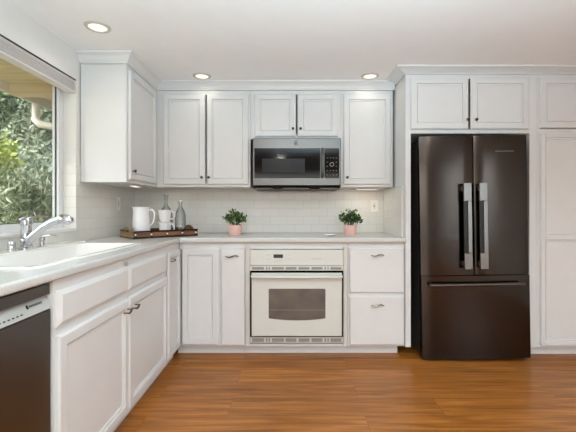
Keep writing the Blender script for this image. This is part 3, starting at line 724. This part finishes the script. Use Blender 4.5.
def mug(label, loc, rz):
    t = thing('mug', label, 'mug', loc, rz, 'stacked mugs on the tray')
    bm = B(); lathe(bm, [(.031, 0), (.037, .004), (.046, .04), (.051, .095), (.0525, .101), (.0495, .101), (.047, .095), (.042, .04), (.032, .008)], 28)
    for v in bm.verts:
        if v.co.z > .07 and v.co.x < 0:
            k = max(0, -v.co.x / .05) ** 6 * (v.co.z - .07) / .03; v.co.x -= .010 * k
    obj('body', bm, 'ceramic', t, smooth=True)
    bm = B(); tube(bm, [(.045, 0, .082), (.062, 0, .088), (.078, 0, .075), (.079, 0, .05), (.066, 0, .03), (.043, 0, .025)], .0055, 10); obj('handle', bm, 'ceramic', t, smooth=True)
MC = (-1.022, 2.965)
mug('white mug on the tray with another mug stacked on top of it', (MC[0], MC[1], tz), R(-8))
mug('white mug stacked upright on top of another mug', (MC[0] - .002, MC[1], tz + .1015), R(6))
def bottle(label, loc, prof, cap):
    t = thing('glass_bottle', label, 'bottle', loc, 0)
    bm = B(); lathe(bm, prof, 28, cap1=False); lathe(bm, [(max(r - .003, .002), z + (.004 if i == 0 else 0)) for i, (r, z) in enumerate(prof)], 28, cap1=False); obj('body', bm, 'clear', t, smooth=True)
    cap(t)
def cap_flare(t):
    bm = B(); lathe(bm, [(.011, .3175), (.021, .324), (.024, .328), (.02, .332), (.0, .333)], 20, cap1=False); obj('stopper', bm, 'clear', t, smooth=True)
def cap_swing(t):
    bm = B(); lathe(bm, [(.010, .271), (.012, .275), (.010, .284), (.004, .287)], 14); st = obj('stopper', bm, 'ceramic', t, smooth=True)
    bm = B(); tube(bm, [(-.017, 0, .245), (-.02, 0, .265), (0, 0, .290), (.02, 0, .265), (.017, 0, .245)], .0014, 6); obj('wire_bail', bm, 'chrome', st, smooth=True)
bottle('taller clear glass bottle with a flared stopper, standing behind the mugs', (-1.055, 3.085, tz),
       [(.050, 0), (.052, .01), (.052, .15), (.050, .18), (.034, .215), (.018, .235), (.012, .26), (.012, .30), (.016, .316)], cap_flare)
bottle('clear glass swing-top bottle at the right end of the tray', (-.922, 3.045, tz),
       [(.042, 0), (.044, .01), (.044, .13), (.042, .165), (.030, .20), (.017, .225), (.014, .25), (.016, .270)], cap_swing)

# ------------------------------------------------------------------ plants, spoon rest
def plant(label, px, seed, sy=1):
    d = 3.07
    t = thing('potted_plant', label, 'plant', (PX(px, d), d, CT + .001), 0, 'small plants in pink pots on the worktop')
    bm = B(); lathe(bm, [(.046, 0), (.049, .004), (.060, .082), (.062, .088), (.058, .088), (.054, .076)], 28)
    obj('pot', bm, 'pot', t, smooth=True)
    bm = B(); lathe(bm, [(.050, .0765), (.050, .079), (.03, .082)], 20); obj('soil', bm, 'soil', t)
    rnd = random.Random(seed); bm = B(); ends = []
    for k in range(34):
        a = rnd.uniform(0, 6.283); sp = math.sqrt(rnd.random()) * .094; h = .095 + .105 * math.sqrt(max(0, 1 - (sp / .105) ** 2)) * rnd.uniform(.6, 1.08)
        x0, y0 = .02 * math.cos(a), .02 * math.sin(a); p = (sp * math.cos(a), sp * math.sin(a), h)
        tube(bm, [(x0, y0, .086), ((x0 + p[0]) * .45, (y0 + p[1]) * .45, .1 + (h - .1) * .55), p], .0013, 5); ends.append(((x0, y0, .09), p))
    obj('stems', bm, 'stem', t)
    bm = B()
    def place(r):
        s, e = r.choice(ends); u = r.uniform(.45, 1.05); return [s[i] + (e[i] - s[i]) * u + r.gauss(0, .006) for i in range(3)]
    leaves(bm, 520, place, .030, .6, seed + 5, up=.5)
    obj('foliage', bm, 'leaf', t, recalc=False)
plant('small leafy plant in a pink pot left of the oven, near the tray', 235.3, 3)
plant('small leafy plant in a pink pot right of the oven, near the refrigerator', 350, 11)
t = thing('spoon_rest', 'small white spoon rest with a black tip between the oven and the right plant', 'spoon rest', (PX(330, 2.98), 2.98, CT + .001), R(-12))
bm = B(); 
for (w_, x) in ((0, 0),): 
    pts = [(-.045, 0, .016), (-.03, 0, .012), (-.005, 0, .009), (.02, 0, .009), (.04, 0, .011)]
    tube(bm, pts, [.006, .011, .020, .022, .014], 14, flat=.4)
obj('dish', bm, 'ceramic', t, smooth=True)
bm = B(); tube(bm, [(-.02, -.020, .004), (.0, -.023, .004), (.03, -.023, .005), (.045, -.016, .008)], [.003, .005, .006, .004], 8, flat=.7); obj('band', bm, 'black', t, smooth=True)  # black piece lying low along the front edge of the dish

# ------------------------------------------------------------------ outlets
def outlet(label, loc, rz):
    t = thing('outlet', label, 'outlet', loc, rz)
    bm = B(); panel(bm, -.036, .036, -.058, .058, [(0, .002), (.003, .005)], -.0005); pl = obj('cover_plate', bm, 'plate', t)
    bobj('socket', [(-.017, .017, -.007, -.0056, -.034, .034)], 'plate', t, bevel=.001)
    for x in (-.006, .006):
        for z in (-.018, .018): bobj('slot', [(x - .0015, x + .0015, -.0078, -.0071, z - .006, z + .006)], 'slot', t)
    bobj('test_button', [(-.008, .008, -.0078, -.0071, -.005, .005)], 'slot', t)
outlet('white electrical outlet on the tiled back wall near the refrigerator', (PX(374, YB), YB - .0065, PZ(206, YB)), 0)
outlet('white electrical outlet on the tiled left wall beneath the corner wall cabinet', (XL + .0065, 3.10, 1.20), R(90))

# ------------------------------------------------------------------ lamps
def downlight(label, x, y, power=.8):
    t = thing('downlight', label, 'ceiling light', (x, y, ZC - .001))
    bm = B(); lathe(bm, [(.052, -.001), (.054, -.006), (.071, -.004), (.074, 0), (.052, 0)], 32, cap0=False, cap1=False); obj('trim_ring', bm, 'lamp_trim', t, smooth=True)
    bm = B(); lathe(bm, [(.0, -.002), (.0515, -.002), (.0515, -.0005)], 32, cap0=False); obj('lens', bm, 'lamp', t)
    l = bpy.data.lights.new('downlight_or_fill', 'AREA'); l.shape = 'DISK'; l.size = .11; l.energy = power; l.color = (1, .90, .76); l.spread = R(150)
    o = bpy.data.objects.new('downlight_or_fill', l); C.objects.link(o); o.location = (x, y, ZC - .012)
downlight('recessed ceiling light nearest the window', -1.155, 2.175)
downlight('recessed ceiling light in front of the two-door wall cabinet', PX(202, 2.977), 2.977, .3)
downlight('recessed ceiling light in front of the single-door wall cabinet', PX(370, 2.977), 2.977, .3)
for x, y in ((-.2, .4), (1.6, .4), (-.2, -1.6), (1.6, -1.6)):  # extra ceiling fill added out of view, without fixtures
    l = bpy.data.lights.new('downlight_or_fill', 'AREA'); l.shape = 'DISK'; l.size = .14; l.energy = 9; l.color = (1, .96, .9)
    o = bpy.data.objects.new('downlight_or_fill', l); C.objects.link(o); o.location = (x, y, ZC - .012)
def underlight(label, loc, rz, L, power):
    t = thing('under_cabinet_light', label, 'light', loc, rz)
    bobj('housing', [(-L / 2, L / 2, -.025, .025, -.014, -.001)], 'trimw', t, bevel=.002)
    bobj('lens', [(-L / 2 + .01, L / 2 - .01, -.018, .018, -.0155, -.0145)], 'under', t)
    l = bpy.data.lights.new('under_glow', 'AREA'); l.shape = 'RECTANGLE'; l.size = L; l.size_y = .04; l.energy = power; l.color = (1, .87, .68)
    o = bpy.data.objects.new('under_glow', l); C.objects.link(o); o.location = (loc[0], loc[1], loc[2] - .02); o.rotation_euler = (0, 0, rz)
underlight('slim light under the left corner wall cabinet', (-1.22, 2.86, 1.346), R(90), .12, .2)
underlight('slim light under the single-door wall cabinet', (.70, 3.30, 1.346), 0, .2, .25)

# ------------------------------------------------------------------ garden beyond the window
g = structure(bobj('ground', [(-14, XL - .16, -3, 16, -.4, -.3)], 'ground'))
t = thing('roof_eave', 'tan boarded underside of the roof eave above the window', 'roof eave', (XL - .155, 0, 2.30))
bm = B(); y = -1.0
while y < 6.5:
    box(bm, -.93, 0, y, y + .135, 0, .02); y += .14
obj('soffit_boards', bm, 'soffit', t)
bobj('fascia', [(-.96, -.932, -1, 6.5, -.08, .12)], 'fascia', t)
bobj('beam', [(-.93, -.001, 3.3, 3.42, -.09, -.001), (-.93, -.001, 2.2, 2.3, -.09, -.001)], 'soffit', t)
bm = B(); X0 = -2.56
tube(bm, [(X0 + .02, 3.62, 2.21), (X0 + .02, 3.62, 2.10), (X0 + .03, 3.60, 2.04), (X0 + .10, 3.56, 1.99), (X0 + .26, 3.52, 1.96), (X0 + .6, 3.48, 1.90), (X0 + .92, 3.46, 1.86)], .035, 12)
o = obj('downspout', bm, 'fascia', smooth=True); o['label'] = 'pale curved downspout elbow hanging from the eave outside the window'; o['category'] = 'downspout'
t = thing('garden_fence', 'weathered horizontal board fence in the garden behind the shrubs', 'fence', (-4.3, 0, -.3))
bm = B()
for k in range(9): box(bm, -.01, .012, 1, 13, .03 + k * .2, .03 + k * .2 + .19)
obj('boards', bm, 'fence', t)
bobj('cap_rail', [(-.05, .06, 1, 13, 1.84, 1.88)], 'fence', t)
for yy in (1.5, 3.9, 6.3, 8.7, 11.1): bobj('post', [(-.11, -.011, yy, yy + .1, 0, 1.839)], 'fence', t)
def shrub(name, label, c, r, n, size, asp, mat, seed, up=.3, trunk=True, group=None):
    t = thing(name, label, 'tree' if 'tree' in name else 'shrub', (c[0], c[1], -.3), 0, group)
    rz = r[2]; cz = c[2] + .3
    rnd0 = random.Random(seed)
    blobs = [(Vector((rnd0.gauss(0, .42) * r[0], rnd0.gauss(0, .42) * r[1], cz + rnd0.uniform(-.75, .75) * rz)), rnd0.uniform(.3, .5)) for _ in range(16)]
    def place(q):
        b_, k = q.choice(blobs); v = Vector((q.gauss(0, 1), q.gauss(0, 1), q.gauss(0, 1))).normalized() * (q.random() ** .4) * k
        return (b_.x + v.x * r[0], b_.y + v.y * r[1], max(.02, b_.z + v.z * rz))
    bm = B(); leaves(bm, n, place, size, asp, seed, up); obj('foliage', bm, mat, t, recalc=False)
    bm = B(); th = .012 + .03 * r[0]
    tube(bm, [(0, 0, 0), (.02, 0, cz * .5), (0, .03, cz)], [th, th * .8, th * .5], 8)
    for b_, k in blobs[:9]: tube(bm, [(.01, .0, cz * .4), ((b_.x) * .5, b_.y * .5, (cz * .4 + b_.z) * .5), tuple(b_)], th * .35, 5)
    obj('trunk' if 'tree' in name else 'branches', bm, 'trunk', t)
    return t
shrub('garden_shrub', 'shrub with long narrow pale leaves just outside the lower part of the window', (-2.5, 3.45, .95), (.45, .45, .5), 2600, .12, .16, 'lf_o', 21, .8)
shrub('garden_shrub', 'shrub with narrow pale leaves low outside the window nearest the sink side', (-2.5, 2.45, .8), (.35, .32, .45), 1800, .12, .16, 'lf_o', 22, .8)
shrub('garden_shrub', 'yellow-green bush behind the narrow-leaved shrubs, left part of the window', (-3.55, 4.15, 1.45), (.5, .6, .55), 4200, .07, .55, 'lf_y', 23)
shrub('garden_tree', 'haze-toned blue-green leafy tree behind the fence filling the middle of the window', (-5.5, 8.9, 2.6), (.85, .9, 2.2), 14000, .16, .5, 'lf_b', 24)
shrub('garden_tree', 'dark green tree behind the fence at the left edge of the window', (-5.7, 6.4, 2.4), (.9, .85, 2.2), 9000, .14, .5, 'lf_d', 25)
shrub('garden_tree', 'tall pale green tree farthest away in the garden', (-10.5, 14.0, 3.4), (2.6, 2.6, 4.0), 16000, .42, .5, 'lf_b', 27)
